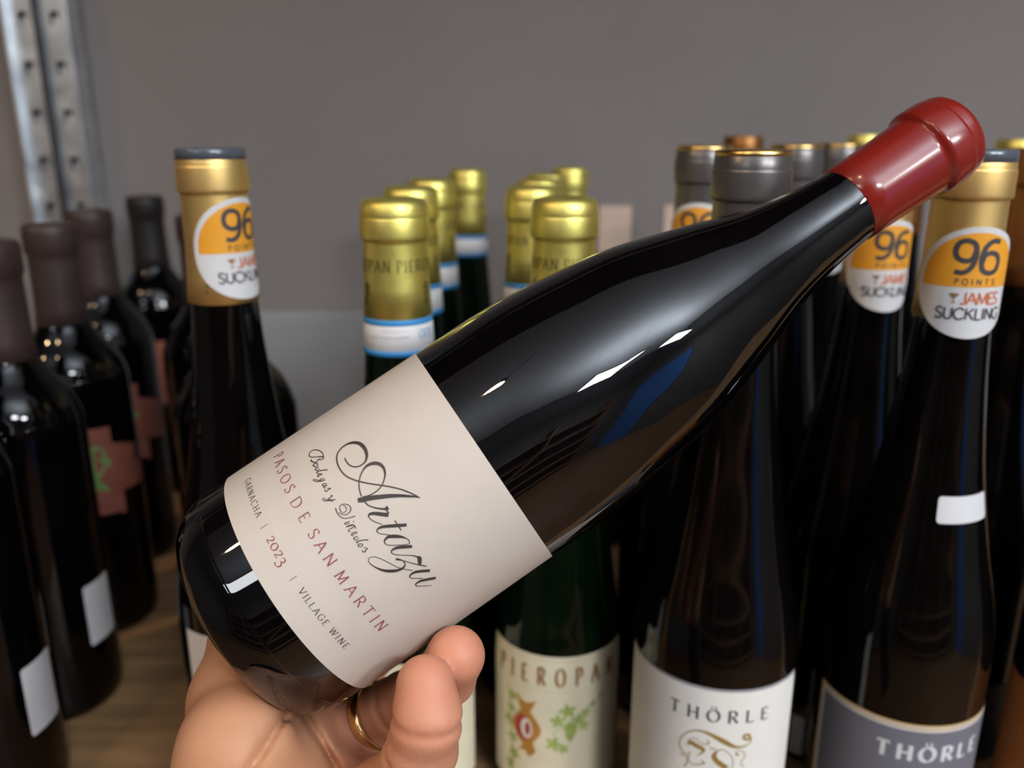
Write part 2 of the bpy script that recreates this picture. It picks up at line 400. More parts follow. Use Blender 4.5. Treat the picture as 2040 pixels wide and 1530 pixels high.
# ceiling lamps
def area(name, loc, size, power, col, parent, rot=(0, 0, 0), shape='SQUARE', spread=math.pi):
    d = bpy.data.lights.new(name, 'AREA'); d.shape = shape; d.size = size; d.energy = power; d.color = col; d.spread = spread
    o = bpy.data.objects.new(name, d); COL.objects.link(o); o.parent = parent; o.location = loc; o.rotation_euler = rot
    return o
pl = ['cool white ceiling light panel behind the photographer', 'cool white ceiling light panel near the added blue door', 'dimmer added fill panel on the left of the aisle']
for i, (x, y, p, w, d) in enumerate(PANELS):
    t = empty('ceiling_panel', (x, y, 1.45)); tag(t, pl[i], 'ceiling light', 'ceiling light panels')
    fr = MB()
    for a, b, cc, dd in ((-w / 2 - .03, -w / 2, -d / 2 - .03, d / 2 + .03), (w / 2, w / 2 + .03, -d / 2 - .03, d / 2 + .03), (-w / 2, w / 2, -d / 2 - .03, -d / 2), (-w / 2, w / 2, d / 2, d / 2 + .03)): fr.box(a, b, cc, dd, -.02, 0)
    fr.build('frame', 'frame', t)
    MB().box(-w / 2, w / 2, -d / 2, d / 2, -.006, -.001).build('diffuser', 'frame', t)
    for cx in (-w / 2 - .015, w / 2 + .015):
        MB().box(cx - .002, cx + .002, -.002, .002, 0, CEIL - 1.45).build('suspension_rod', 'steel', t)
    area('panel_light', (0, 0, -.012), w, p, PANEL_COL, t, shape='RECTANGLE').data.size_y = d
    area('added_uplight', (0, 0, .012), w, p * ADDED_UPLIGHT, UP_COL, t, rot=(math.pi, 0, 0), shape='RECTANGLE').data.size_y = d  # no known lamp part: added to light the ceiling from below
sl = ['warm ceiling spot lamp above the held bottle', 'warm ceiling spot lamp on the far left', 'warm ceiling spot lamp on the right']
for i, (x, y, p) in enumerate(SPOTS):
    t = empty('spot_lamp', (x, y, 1.6)); tag(t, sl[i], 'spot lamp', 'warm ceiling spots')
    link('housing', lathe_mesh('housing', [(0, 20), (-30, 20), (-32, 45), (-110, 45), (-110, 41), (-90, 40)], 24), 'black', t)
    MB().box(-.004, .004, -.004, .004, 0, CEIL - 1.6).build('suspension_rod', 'black', t)
    area('spot_light', (0, 0, -.105), .07, p, SPOT_COL, t, shape='DISK')

# ------------------------------------------------------------------ bottle kinds (profiles in mm: height, radius)
def prof_fn(prof):
    p = np.asarray(prof, float)
    return lambda h: float(np.interp(h, p[:, 0], p[:, 1]))
def body_prof(pts, n=8): return [tuple(q) for q in catmull(pts, n)]
BASE = lambda r: [(6, 0), (5, r * .45), (1.2, r * .78), (0, r * .86), (.6, r * .925), (3, r * .972), (8, r * .996)]
HOCK = BASE(38) + body_prof([(12, 38), (60, 38), (100, 38), (126, 37.6), (147, 34.8), (172, 29.2), (211, 22.2), (250, 17.6), (278, 15.4), (300, 14.0), (326, 13.2)])
FLUTE = BASE(34.5) + body_prof([(12, 34.5), (60, 34.5), (92, 34.4), (112, 32), (150, 27), (200, 21.4), (254, 16.6), (280, 15.0), (306, 14.1)])
BORD = BASE(37) + body_prof([(12, 37), (100, 37), (180, 37), (196, 35.4), (209, 30), (219, 22.5), (229, 17), (242, 14.6), (285, 14)])
HOCK_CAP = [(278.8, 15.8), (279, 16.3), (290, 15.8), (305, 15.1), (327.5, 14.75), (328.8, 14.75), (329.0, 14.8), (329.3, 15.8), (329.6, 15.95), (331, 16.0), (340.2, 15.95), (340.5, 15.9), (340.8, 15.55), (341.2, 15.5), (347, 15.2), (347.6, 14.5), (347.6, 4), (347.6, 0)]
FLUTE_CAP = [(271, 16.1), (271.3, 16.5), (285, 15.7), (305.5, 14.95), (307.2, 14.95), (307.4, 15.05), (307.9, 16.1), (308.3, 16.3), (309.5, 16.35), (317, 16.3), (317.3, 16.2), (317.7, 15.95), (318.1, 16.0), (319, 16.05), (323, 15.6), (325.4, 14.2), (326.2, 11.5), (325.6, 10.5), (325.6, 0)]
BORD_CAP = [(229, 17.2), (229.4, 17.7), (240, 16.4), (270, 16.0), (276, 16.0), (277.5, 16.6), (279, 17.4), (292, 17.4), (295.5, 16.8), (297, 15), (297.2, 0)]
MESH = {}
def part(name, prof, material, parent, seg=64):
    key = (name, material, id(prof))
    if key not in MESH:
        MESH[key] = lathe_mesh(name, prof, seg); MESH[key].materials.append(M[material])
    return link(name, MESH[key], material, parent)
GREY_LID = [(343.6, 15.0), (343.8, 15.6), (347.8, 15.4), (348.6, 14.7), (348.8, 0)]
GOLD_LID = [(346.0, 14.9), (346.4, 15.45), (348.2, 15.0), (348.7, 14.0), (348.7, 0)]
STRIP = [(254, 16.75), (254.2, 17.15), (271.2, 16.45), (271.4, 15.8)]
BSTRIP_A = [(254.0, 17.0), (254.1, 17.28), (256.5, 17.18), (256.6, 16.9)]
BSTRIP_B = [(268.6, 16.5), (268.7, 16.66), (271.3, 16.55), (271.4, 16.2)]

def face_rz(x, y): return math.atan2(-x, y)
def score_sticker(root, s0, h0, rf, rwrap=None, R=23.2, push=0):
    """round 96-point sticker, half orange, half white"""
    rr = rwrap or rf(h0)
    ctr = s0 / rr
    if rwrap: W = lambda off: wrapper(lambda h: rwrap, off, rwrap, ctr, push)
    else: W = lambda off: wrapper(lambda h: max(rf(h), rf(h0)), off, rr, ctr)
    v, f = patch(disc_cols(0, h0, R), W(.0004), 10)
    st = link('sticker', pymesh('sticker', v, f), 'white', root)
    p = Print(W(.0005)); p.cols(disc_cols(0, h0, R - 2.4, lo=-1.6)); p.build('orange_field', 'orange', st)
    p = Print(W(.0006)); draw_text(p, '96', -9.2, h0 + 4.4, 13.1, 2.05, s1=9.2, xs=1.0)
    draw_text(p, 'POINTS', -7.6, h0 - .4, 2.3, .42, s1=8.2); p.build('score_print', 'slateink', st)
    p = Print(W(.0006)); draw_text(p, 'JAMES', -4.4, h0 - 8.6, 4.9, .72, s1=11.8); p.build('red_print', 'redorange', st)
    p = Print(W(.0006)); draw_text(p, 'SUCKLING', -13, h0 - 15.0, 4.7, .74, s1=14); p.build('name_print', 'slateink', st)
    p = Print(W(.0006)); p.cols([(-8.6, h0 - 4.6, h0 - 4.2), (-7.6, h0 - 5.9, h0 - 4.2), (-6.9, h0 - 6.2, h0 - 4.2), (-6.2, h0 - 5.9, h0 - 4.2), (-5.2, h0 - 4.6, h0 - 4.2)])
    p.ribbon([(-6.9, h0 - 6), (-6.9, h0 - 8)], .35); p.ribbon([(-7.9, h0 - 8.1), (-5.9, h0 - 8.1)], .3); p.build('glass_icon', 'brownink', st)
    return st
def label_patch(root, name, material, rf, s0, s1, h0, h1, rad=0, off=.00015, ctr=0, n=60):
    W = wrapper(rf, off, rf((h0 + h1) / 2), ctr)
    v, f = patch(rect_cols(s0, s1, h0, h1, rad, n), W, 24)
    return link(name, pymesh(name, v, f), material, root)
rH, rF, rB = prof_fn(HOCK), prof_fn(FLUTE), prof_fn(BORD)
rHc, rFc = prof_fn([q for q in HOCK_CAP if q[0] < 345]), prof_fn([q for q in FLUTE_CAP if q[0] < 320])

def hock(x, y, cap, lid, label, group, name='wine_bottle'):
    t = empty(name, (x, y, .0005), face_rz(x, y)); tag(t, label, 'wine bottle', group)
    part('glass_body', HOCK, 'darkglass', t, 80); part('capsule', HOCK_CAP, cap, t)
    if lid == 'grey': part('lid', GREY_LID, 'greylid', t)
    if lid == 'gold': part('lid', GOLD_LID, 'goldlid', t)
    return t
def flute(x, y, label, group, cap='olivegold', strip=True, lab=True, z=0):
    t = empty('wine_bottle', (x, y, .0005), face_rz(x, y)); tag(t, label, 'wine bottle', group)
    part('glass_body', FLUTE, 'greenglass', t, 72); part('capsule', FLUTE_CAP, cap, t)
    if strip:
        s = part('paper_strip', STRIP, 'white', t)
        part('blue_edge', BSTRIP_A, 'blue', s); part('blue_edge', BSTRIP_B, 'blue', s)
    return t
def bord(x, y, label, group, turn=0, cap='browncap'):
    t = empty('wine_bottle', (x, y, .0005), face_rz(x, y) + turn); tag(t, label, 'wine bottle', group)
    part('glass_body', BORD, 'bordglass', t, 72); part('capsule', BORD_CAP, cap, t)
    return t

# ---- dark bottles on the left
GD = 'dark red-wine bottles with brown capsules'
def back_label(t):
    b = label_patch(t, 'back_label', 'white', rB, 20, 44, 46, 87, 2.0)
    p = Print(wrapper(rB, .00024, 37))
    for k in range(13): scribble(p, 23, 42 - (k * 5 % 7), 83 - k * 2.7, .9, .22, k)
    p.build('small_print', 'greyink', b)
def red_label(t, k=0):
    W = wrapper(rB, .00016, 37); p = Print(W)
    sh_ = [(-8, 97, 161), (18.5, 95, 159.5), (18.6, 93, 147), (23, 93, 146), (23.1, 110, 146), (40, 109, 140), (40.1, 109, 126), (52, 109, 126)]
    cols = []
    for a, b in zip(sh_[::2], sh_[1::2]):
        for u in np.linspace(0, 1, 12): cols.append(tuple(np.array(a) * (1 - u) + np.array(b) * u))
    p.cols(cols, 4); lb = p.build('label', 'redlabel', t)
    p = Print(wrapper(rB, .00026, 37))
    draw_strokes(p, [[5, 147, 3, 8, 143, 8, 9, 136, 9, 7, 129, 7, 5, 123, 4, 4, 117, 4, 0, 112, 3], [9, 138, 3, 14, 135, 3, 15, 131, 2], [5, 121, 3, 9, 117, 3, 12, 113, 2], [6, 128, 3, 1, 126, 2]])
    p.build('green_figure', 'green', lb)
    return lb
D0 = bord(-.290, .392, 'nearest dark wine bottle at lower left, capsule out of view, white back label', GD); back_label(D0)
D1 = bord(-.297, .478, 'dark wine bottle with brown capsule cut by the left edge of the picture', GD); back_label(D1)
D2 = bord(-.312, .575, 'dark wine bottle with brown capsule and brick-red label with green figure', GD); red_label(D2)
D3 = bord(-.337, .682, 'dark wine bottle standing third from the front, brown capsule against the steel upright', GD); red_label(D3)
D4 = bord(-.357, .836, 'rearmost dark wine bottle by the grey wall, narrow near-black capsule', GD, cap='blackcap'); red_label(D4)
D5 = bord(-.236, .645, 'dark wine bottle whose capsule edge peeks out left of the gold capsule', GD)
D6 = bord(-.172, .500, 'dark wine bottle directly behind the single gold-capsuled bottle on the left', GD)

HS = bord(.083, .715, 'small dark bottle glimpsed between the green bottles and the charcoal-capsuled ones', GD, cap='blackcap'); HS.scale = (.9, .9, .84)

# ---- tall gold and charcoal bottles
GG = 'tall bottles with gold capsules'; GC = 'tall bottles with charcoal capsules'
G1 = hock(-.1375, .398, 'gold', 'grey', 'tall bottle with satin gold capsule standing alone at left, 96 points sticker', GG)
score_sticker(G1, 11.5, 304, rHc)
label_patch(G1, 'label', 'winelabel', rH, -40, 40, 20, 118)
p = Print(wrapper(rHc, .0003, 15.5)); p.ribbon([(-7.5, 287.5), (-5.5, 289.2), (-3.0, 287.5), (-.5, 284.5)], .5); p.ribbon([(-8, 285), (-6.4, 284.6)], .4); p.build('capsule_print', 'slateink', G1)
G2 = hock(.192, .361, 'gold', 'grey', 'tall bottle with gold capsule under the red capsule, slate-grey label and 96 points sticker', GG)
score_sticker(G2, 6.5, 295.5, rHc, rwrap=16.9, push=-.1)
b = label_patch(G2, 'label', 'goldline', rH, -39, 62, 14, 97)
p = Print(wrapper(rH, .00020, 38)); p.cols(rect_cols(-37.9, 61, 15, 95.9, 0, 60), 24); p.build('white_line', 'white', b)
p = Print(wrapper(rH, .00022, 38)); p.cols(rect_cols(-37.3, 60.4, 15.6, 95.2, 0, 60), 24); p.build('gold_line', 'goldline', b)
p = Print(wrapper(rH, .00024, 38)); p.cols(rect_cols(-36.2, 59, 16.8, 94.2, 0, 60), 24); p.build('white_line', 'white', b)
p = Print(wrapper(rH, .00026, 38)); p.cols(rect_cols(-35.2, 58, 17.8, 93.3, 0, 60), 24); p.build('grey_field', 'greylabel', b)
p = Print(wrapper(rH, .00034, 38)); draw_text(p, 'THÖRLE', -4.6, 77.6, 7.6, 2.1, 'serif', s1=45); p.build('lettering', 'white', b)
tg = label_patch(G2, 'blank_sticker', 'white', rH, 5.5, 31, 191.5, 203.5, 1.6, .0004, 0, 24)
G3 = hock(.190, .442, 'gold', 'grey', 'tall bottle with 96 points sticker half hidden behind the red capsule', GG)
score_sticker(G3, 8.5, 290, rHc)
label_patch(G3, 'label', 'bluelabel', rH, -6.5, 55, 8, 66)
bl = label_patch(G3, 'back_label', 'winelabel', rH, -34, -7.2, 6, 32, 0)
Q1 = hock(.097, .351, 'darkcap', 'gold', 'front tall bottle with charcoal capsule and white label with gold monogram', GC)
b = label_patch(Q1, 'label', 'greyink', rH, -52, 46, 16, 123.2)
p = Print(wrapper(rH, .00022, 38)); p.cols(rect_cols(-51.4, 45.4, 16.6, 121.9, 0, 60), 24); p.build('white_field', 'winelabel', b)
p = Print(wrapper(rH, .00032, 38)); draw_text(p, 'THÖRLE', -17.6, 106.5, 6.0, 1.15, 'serif', s1=26.6); p.build('lettering', 'slateink', b)
p = Print(wrapper(rH, .00032, 38)); draw_strokes(p, [[19.0,99.2,1.24,16.8,100.1,1.4,15.5,98.9,1.24,17.2,97.4,1.24,18.8,98.2,1.24,18.8,95.6,0.58,15.7,94.0,0.91,11.6,94.3,1.73,7.1,96.8,2.47,1.3,99.7,1.73,-3.4,100.6,0.99,-7.7,99.0,0.66,-11.1,95.2,0.49,-12.3,91.0,0.49,-11.2,87.8,0.49,-8.3,86.3,0.41],[-8.6,91.8,0.66,-6.9,93.2,2.14,-4.2,92.3,2.31,-1.5,91.2,1.89,-2.3,88.9,0.74,-3.9,87.6,0.49],[-8.6,91.8,0.41,-7.5,94.9,0.41,-4.9,96.0,0.41,-3.0,94.5,0.41,-0.9,94.0,0.49,0.8,95.4,0.66,-0.6,96.7,0.41],[6.9,92.6,0.49,4.8,91.9,0.66,3.3,89.0,2.14,4.3,86.6,2.55,7.1,84.2,2.72,9.4,82.7,2.47],[6.9,92.6,0.41,9.7,90.6,0.41,11.7,86.9,0.41,11.6,82.7,0.41],[14.2,89.9,1.24,12.8,90.0,0.74,13.5,92.1,0.41,15.9,91.3,0.41,17.0,88.5,0.41,15.4,85.6,0.41,17.1,82.7,0.41],[-7.1,88.4,0.41,-7.8,85.0,0.49,-6.3,82.3,0.41,-2.8,82.9,0.58,-0.7,84.0,0.82,-2.0,85.3,0.49],[-11.5,85.5,0.66,-9.2,85.5,0.41,-8.1,82.7,0.49,-9.3,79.5,0.66],[0.9,93.3,0.49,2.7,92.1,0.41,3.5,93.3,0.41]]); p.build('monogram', 'goldink', b)
Q2 = hock(.105, .476, 'darkcap', 'gold', 'charcoal-capsuled bottle second in its row with an orange sticker showing left', GC); score_sticker(Q2, -1.5, 296, rHc)
Q3 = hock(.170, .523, 'darkcap', 'gold', 'charcoal-capsuled bottle just behind and right of the front one', GC)
Q4 = hock(.222, .592, 'darkcap', 'gold', 'charcoal-capsuled bottle mostly hidden behind the raised red capsule', GC); score_sticker(Q4, -6, 284, rHc)
K1 = hock(.182, .690, 'copper', None, 'far bottle whose brown-gold top shows above the charcoal capsules', 'far tall bottles'); K1.scale = (1, 1, 1.016)
K2 = hock(.334, .830, 'olivegold', None, 'far bottle whose olive-gold top shows above the red capsule neck', 'far tall bottles'); K2.scale = (1, 1, 1.018)
K4 = hock(.312, .686, 'copper', None, 'dark bottle glimpsed in the gap between the two right-hand 96 points stickers', 'far tall bottles')
K3 = hock(.365, .630, 'olivegold', None, 'far bottle with lemon-gold top behind the copper capsule at right edge', 'far tall bottles'); K3.scale = (1, 1, 1.01)
C1 = hock(.270, .448, 'copper', None, 'bottle with copper-brown capsule cut by the right edge of the picture', 'bottles at the right edge'); label_patch(C1, 'label', 'navylabel', rH, 10, 60, 6, 55)
p = Print(wrapper(rHc, .0003, 14.5)); draw_strokes(p, [[-13, 311, .8, -10, 303, 1.2, -7, 311, .8], [-12, 305, .8, -8, 305, .8], [-12, 298, .8, -10, 303, .8, -8, 298, .8]]); p.build('emblem', 'copper', C1)
O1 = hock(.294, .362, 'copper', None, 'bottle at the lower right corner with burnt-orange label, capsule out of view', 'bottles at the right edge'); label_patch(O1, 'label', 'orangelabel', rH, -54, 30, 14, 93)

# ---- green bottles with lemon-gold capsules
GP = 'green bottles with lemon-gold capsules'
def cap_print(t):
    p = Print(wrapper(rFc, .00025, 15.5))
    for k in (-1, 0, 1):
        draw_text(p, 'PIEROPAN', .4 + 32.4 * k, 293.6, 5.4, .62, 'serif', s1=29.4 + 32.4 * k, xs=.72)
        x = 15.8 + 32.4 * k
        draw_strokes(p, [[x - .3, 288.6, 1.2, x, 287.4, 1.9, x + .1, 285, 1.8, x - .4, 282, 2.0, x + .2, 279.6, 1.4, x + 1.2, 277.6, .7], [x - .3, 282, 1.2, x - 1.4, 279.6, 1.0, x - 1.8, 277.4, .7], [x, 286, .8, x - 1.8, 285.6, .7, x - 2.3, 287, .5], [x, 284, .8, x - 1.9, 283.2, .6], [x + .3, 282, .6, x + 1.8, 283.4, .6, x + 1.5, 286.4, .6, x + 2.2, 287.6, .7]])
    p.build('capsule_print', 'oliveink', t)
def strip_print(t):
    s = [q for q in t.children if q.name.startswith('paper_strip')][0]
    p = Print(wrapper(lambda h: 16.85, .00035, 16.9)); scribble(p, -8, 5, 266.6, 1.0, .3, 3); scribble(p, -14, 5, 263.4, 1.5, .5, 5); p.build('small_print', 'greyink', s)
    p = Print(wrapper(lambda h: 16.85, .00035, 16.9))
    for k in range(3): p.ribbon([(11.5 + 3.2 * k + 1.4 * math.cos(a), 264.4 + 2.2 * math.sin(a)) for a in np.linspace(0, 2 * math.pi, 20)], .35)
    p.build('number_print', 'blue', s)
def pieropan_label(t):
    b = label_patch(t, 'label', 'ivory', rF, -44, 44, 14, 99)
    W = wrapper(rF, .00026, 34.5)
    p = Print(W); p.ribbon([(s, 96.6) for s in np.linspace(-42, 42, 40)], .25); p.build('rule', 'goldline', b)
    p = Print(W); draw_text(p, 'PIEROPAN', -34.5, 82.2, 10.2, 1.7, 'serif', s1=33.5, xs=.52); p.build('lettering', 'brownink', b)
    p = Print(W); scribble(p, -19, 19, 79, 1.1, .25, 8); p.build('small_print', 'goldline', b)
    # coat of arms
    cx, ch = -16.5, 54
    p = Print(W); p.poly([(cx + 8 * math.cos(a) * (1 + .10 * math.cos(4 * a)), ch + 10.5 * math.sin(a)) for a in np.linspace(0, 2 * math.pi, 36, endpoint=False)])
    p.poly([(cx - 6, ch + 19), (cx + 6, ch + 17.5), (cx + 3.5, ch + 12), (cx + 2.5, ch + 9), (cx - 2.5, ch + 9), (cx - 4, ch + 12.5)])
    p.poly([(cx - 3, ch - 8), (cx + 4, ch - 8), (cx + 6, ch - 14), (cx + 2.5, ch - 18), (cx - 4.5, ch - 15), (cx - 1.5, ch - 12)])
    cr = p.build('crest', 'crestgold', b)
    p = Print(wrapper(rF, .00032, 34.5)); p.poly([(cx - 1.2 + 5.4 * math.cos(a), ch - .5 + 7.6 * math.sin(a)) for a in np.linspace(0, 2 * math.pi, 28, endpoint=False)]); p.build('red_oval', 'crestred', cr)
    p = Print(wrapper(rF, .00038, 34.5)); p.poly([(cx + .6 + 3.4 * math.cos(a), ch - .5 + 6.2 * math.sin(a)) for a in np.linspace(0, 2 * math.pi, 28, endpoint=False)]); p.build('white_oval', 'winelabel', cr)
    p = Print(wrapper(rF, .00044, 34.5)); p.poly([(cx + 1.2 + 1.5 * math.cos(a), ch - .5 + 4.2 * math.sin(a)) for a in np.linspace(0, 2 * math.pi, 16, endpoint=False)]); p.build('dark_figure', 'crestred', cr)
    # vine leaves
    rnd = random.Random(5); p = Print(wrapper(rF, .00028, 34.5))
    for (lx, lh, lr) in [(6, 67, 5), (1, 61, 4.5), (12, 61, 4.5), (16, 65, 3.4), (20, 69, 2.4), (25, 72, 1.8), (-1, 47, 4.8), (4, 44, 3.6), (15, 57, 3.5), (-25, 70, 3.6), (-26, 62, 3.4), (-28, 54, 3.8), (-25, 44, 4), (-24, 34, 4.4), (-27, 26, 4)]:
        ph = rnd.uniform(0, 6)
        p.poly([(lx + lr * (.72 + .28 * math.cos(5 * a + ph)) * math.cos(a), lh + lr * (.72 + .28 * math.cos(5 * a + ph)) * math.sin(a)) for a in np.linspace(0, 2 * math.pi, 30, endpoint=False)])
    p.poly([(4, 58), (8, 60.5), (12, 57), (10, 52), (8, 47.5), (5.5, 51)])
    draw_strokes(p, [[-2, 52, .5, 3, 58, .5, 10, 62, .5, 20, 69, .4, 30, 74, .3], [-28, 74, .5, -27, 60, .6, -25, 40, .7, -26, 20, .7]])
    p.build('vine_leaves', 'leaf', b)
P0 = flute(-.055, .400, 'front green bottle with lemon-gold capsule and blue-edged white strip, left column', GP); cap_print(P0); strip_print(P0); pieropan_label(P0)
P1 = flute(.025, .406, 'front green bottle of the right column with ivory vine-leaf label and coat of arms', GP); cap_print(P1); strip_print(P1); pieropan_label(P1)
for x, y, lab in [(-.058, .492, 'lemon-gold bottle second in the left green column, close behind the front one'),
                  (-.054, .578, 'lemon-gold bottle third in the left green column'),
                  (-.038, .740, 'rearmost shaded green bottle of the left column standing apart'),
                  (.012, .497, 'lemon-gold bottle second in the right green column, showing left of the front one'),
                  (.018, .577, 'lemon-gold bottle third in the right green column'),
                  (.026, .657, 'lemon-gold bottle fourth in the right green column'),
                  (.053, .785, 'rearmost lemon-gold bottle of the right column near the beige card')]:
    t = flute(x, y, lab, GP); cap_print(t)

# ------------------------------------------------------------------ the held bottle
HB = Vector((-0.09075, 0.24868, 0.19905)); HA = Vector((0.82558, 0.23003, 0.51527)); HE = Vector((0.03359, -0.93155, 0.36205))
HX = HA.cross(HE)
HELD_PROF = [(7, 0), (6, 14), (2, 26), (0, 30.5), (.4, 33.2), (2, 36.2), (5, 39), (10, 41)] + body_prof([(14, 41.5), (24, 41.6), (98, 41.4), (120, 41.3), (135, 40.4), (150, 38.6), (173, 34.8), (197, 27.6), (219, 20.2), (234, 16.6), (248, 14.6), (258, 13.9), (286, 13.9)], 10)
HELD_CAP = [(254.4, 14.0), (254.6, 14.3), (262, 14.4), (275, 14.7), (285.5, 15.0), (286.6, 15.05), (287.2, 15.35), (287.9, 16.2), (288.6, 16.6), (289.6, 16.7), (296.6, 16.55), (297.2, 16.4), (297.6, 15.95), (298.2, 15.85), (300.5, 15.7), (302.2, 15.2), (303.6, 13.9), (304.5, 11.8), (304.9, 8.5), (305, 0)]
hb = empty('red_wine_bottle'); tag(hb, 'black red-wine bottle with red capsule and cream label held up in a hand', 'wine bottle')
hb.matrix_world = Matrix((( HX.x, -HE.x, HA.x, HB.x), (HX.y, -HE.y, HA.y, HB.y), (HX.z, -HE.z, HA.z, HB.z), (0, 0, 0, 1)))
link('glass_body', lathe_mesh('glass_body', HELD_PROF, 160), 'blackglass', hb)
link('capsule', lathe_mesh('capsule', HELD_CAP, 96), 'redwax', hb)
rHeld = prof_fn(HELD_PROF)
lb = label_patch(hb, 'label', 'label', rHeld, -84, 57.5, 24, 98, 0, .00022, 0, 140)
W = wrapper(lambda h: 41.6, .00034, 41.6)
ART = [[-23.5,62.99,0.362,-22.0,62.91,0.356,-20.28,63.31,0.349,-18.9,64.36,0.391,-18.23,65.76,0.389,-18.29,67.36,0.467,-18.96,68.41,0.659,-20.15,69.2,0.874,-21.91,69.55,1.004,-23.74,69.37,1.093,-25.39,68.69,0.981,-26.77,67.33,0.862,-27.52,65.68,0.61,-27.53,63.55,0.435,-26.58,61.75,0.429,-25.0,60.74,0.419,-22.67,60.24,0.407,-19.82,60.29,0.394,-17.3,61.09,0.385,-15.38,62.31,0.379,-13.85,63.54,0.375,-11.6,65.69,0.37,-9.05,68.46,0.365,-6.95,70.61,0.362,-4.7,72.61,0.36,-2.11,74.37,0.359,-0.08,75.44,0.315],[0.14,75.64,0.143,-1.02,74.51,0.459,-1.92,73.38,0.66,-3.67,71.08,0.891,-5.25,68.65,1.123,-6.65,66.1,1.272,-8.0,63.5,1.407,-8.9,61.31,1.455,-9.58,60.08,1.255],[-9.88,61.55,0.322,-11.97,62.11,0.326,-13.6,62.87,0.329,-15.12,64.08,0.333,-16.09,65.31,0.382,-16.76,66.72,0.584,-16.88,68.35,0.893,-16.12,70.03,1.04,-14.89,71.08,0.94,-13.36,71.41,0.75,-11.69,70.94,0.519,-10.43,69.92,0.368,-9.32,68.46,0.322,-8.75,66.73,0.321,-8.66,64.95,0.32,-8.95,63.4,0.32,-9.52,61.68,0.438],[-7.93,61.57,0.29,-6.85,61.76,0.289,-5.63,62.53,0.288,-4.32,63.76,0.287,-2.98,65.47,0.286],[-8.05,61.56,0.29,-6.36,62.0,0.288,-4.7,63.24,0.287,-3.6,64.35,0.286,-2.71,65.38,0.267],[-2.69,65.41,0.648,-2.74,65.74,1.068,-2.77,66.1,1.183,-2.76,66.38,0.839],[-2.49,65.47,0.267,-1.91,65.54,0.343,-1.32,65.5,0.571],[-0.89,65.22,0.837,-1.09,65.0,1.066,-2.37,63.56,1.105,-3.61,62.08,0.954,-4.12,61.03,0.763,-4.01,60.39,0.458,-3.21,60.22,0.248,-1.66,60.81,0.228,0.29,62.25,0.19],[4.42,67.96,0.917,2.57,64.85,0.952,1.14,62.38,0.874,0.7,61.07,0.664,0.82,60.08,0.342,1.58,59.91,0.228,2.47,60.57,0.209,3.98,62.3,0.19],[1.44,65.84,0.266,2.56,65.88,0.248,3.76,65.84,0.248,4.9,65.8,0.268],[9.33,65.75,0.213,8.55,65.98,0.213,7.56,65.61,0.308,6.28,64.64,0.767,5.09,63.15,1.05,4.35,61.82,0.857,4.36,60.67,0.571,4.8,59.96,0.343,5.65,59.91,0.229,6.49,60.6,0.211,7.56,62.16,0.211,8.8,64.08,0.232,9.34,65.33,0.233,9.21,65.83,0.232],[10.58,65.69,0.858,9.34,63.72,0.929,8.48,62.23,0.868,8.13,61.09,0.654,8.22,60.11,0.385,8.9,59.88,0.251,9.93,60.56,0.233,11.28,62.18,0.215,12.97,64.27,0.276,14.11,65.13,0.438],[14.08,65.15,0.438,14.8,65.41,1.16,15.83,64.88,1.128,16.64,64.39,0.689],[18.39,65.7,0.288,16.91,64.45,0.325,14.97,62.94,0.24,12.84,61.36,0.236,12.02,60.76,0.431,11.22,60.03,0.624,10.99,59.73,0.468],[12.78,61.17,0.236,13.78,61.08,0.277,14.37,60.34,0.497,14.32,58.76,0.755,13.34,56.89,0.947,11.85,55.14,0.781,9.99,53.88,0.425,8.1,53.11,0.249,6.67,53.12,0.191,6.23,53.93,0.191,6.8,55.13,0.191,8.39,56.34,0.192,10.71,57.51,0.194,13.29,58.76,0.197,14.82,59.81,0.219,16.86,61.7,0.243],[20.19,65.66,0.922,18.56,63.38,0.927,17.83,62.0,0.818,17.63,60.74,0.571,17.95,59.95,0.307,18.71,60.03,0.247,19.95,61.33,0.229,20.9,62.6,0.295],[23.5,65.68,0.913,22.22,63.41,0.898,21.4,61.82,0.805,21.18,60.55,0.528,21.42,59.82,0.339,22.14,59.95,0.256,23.45,61.48,0.217,24.92,63.3,0.199]]
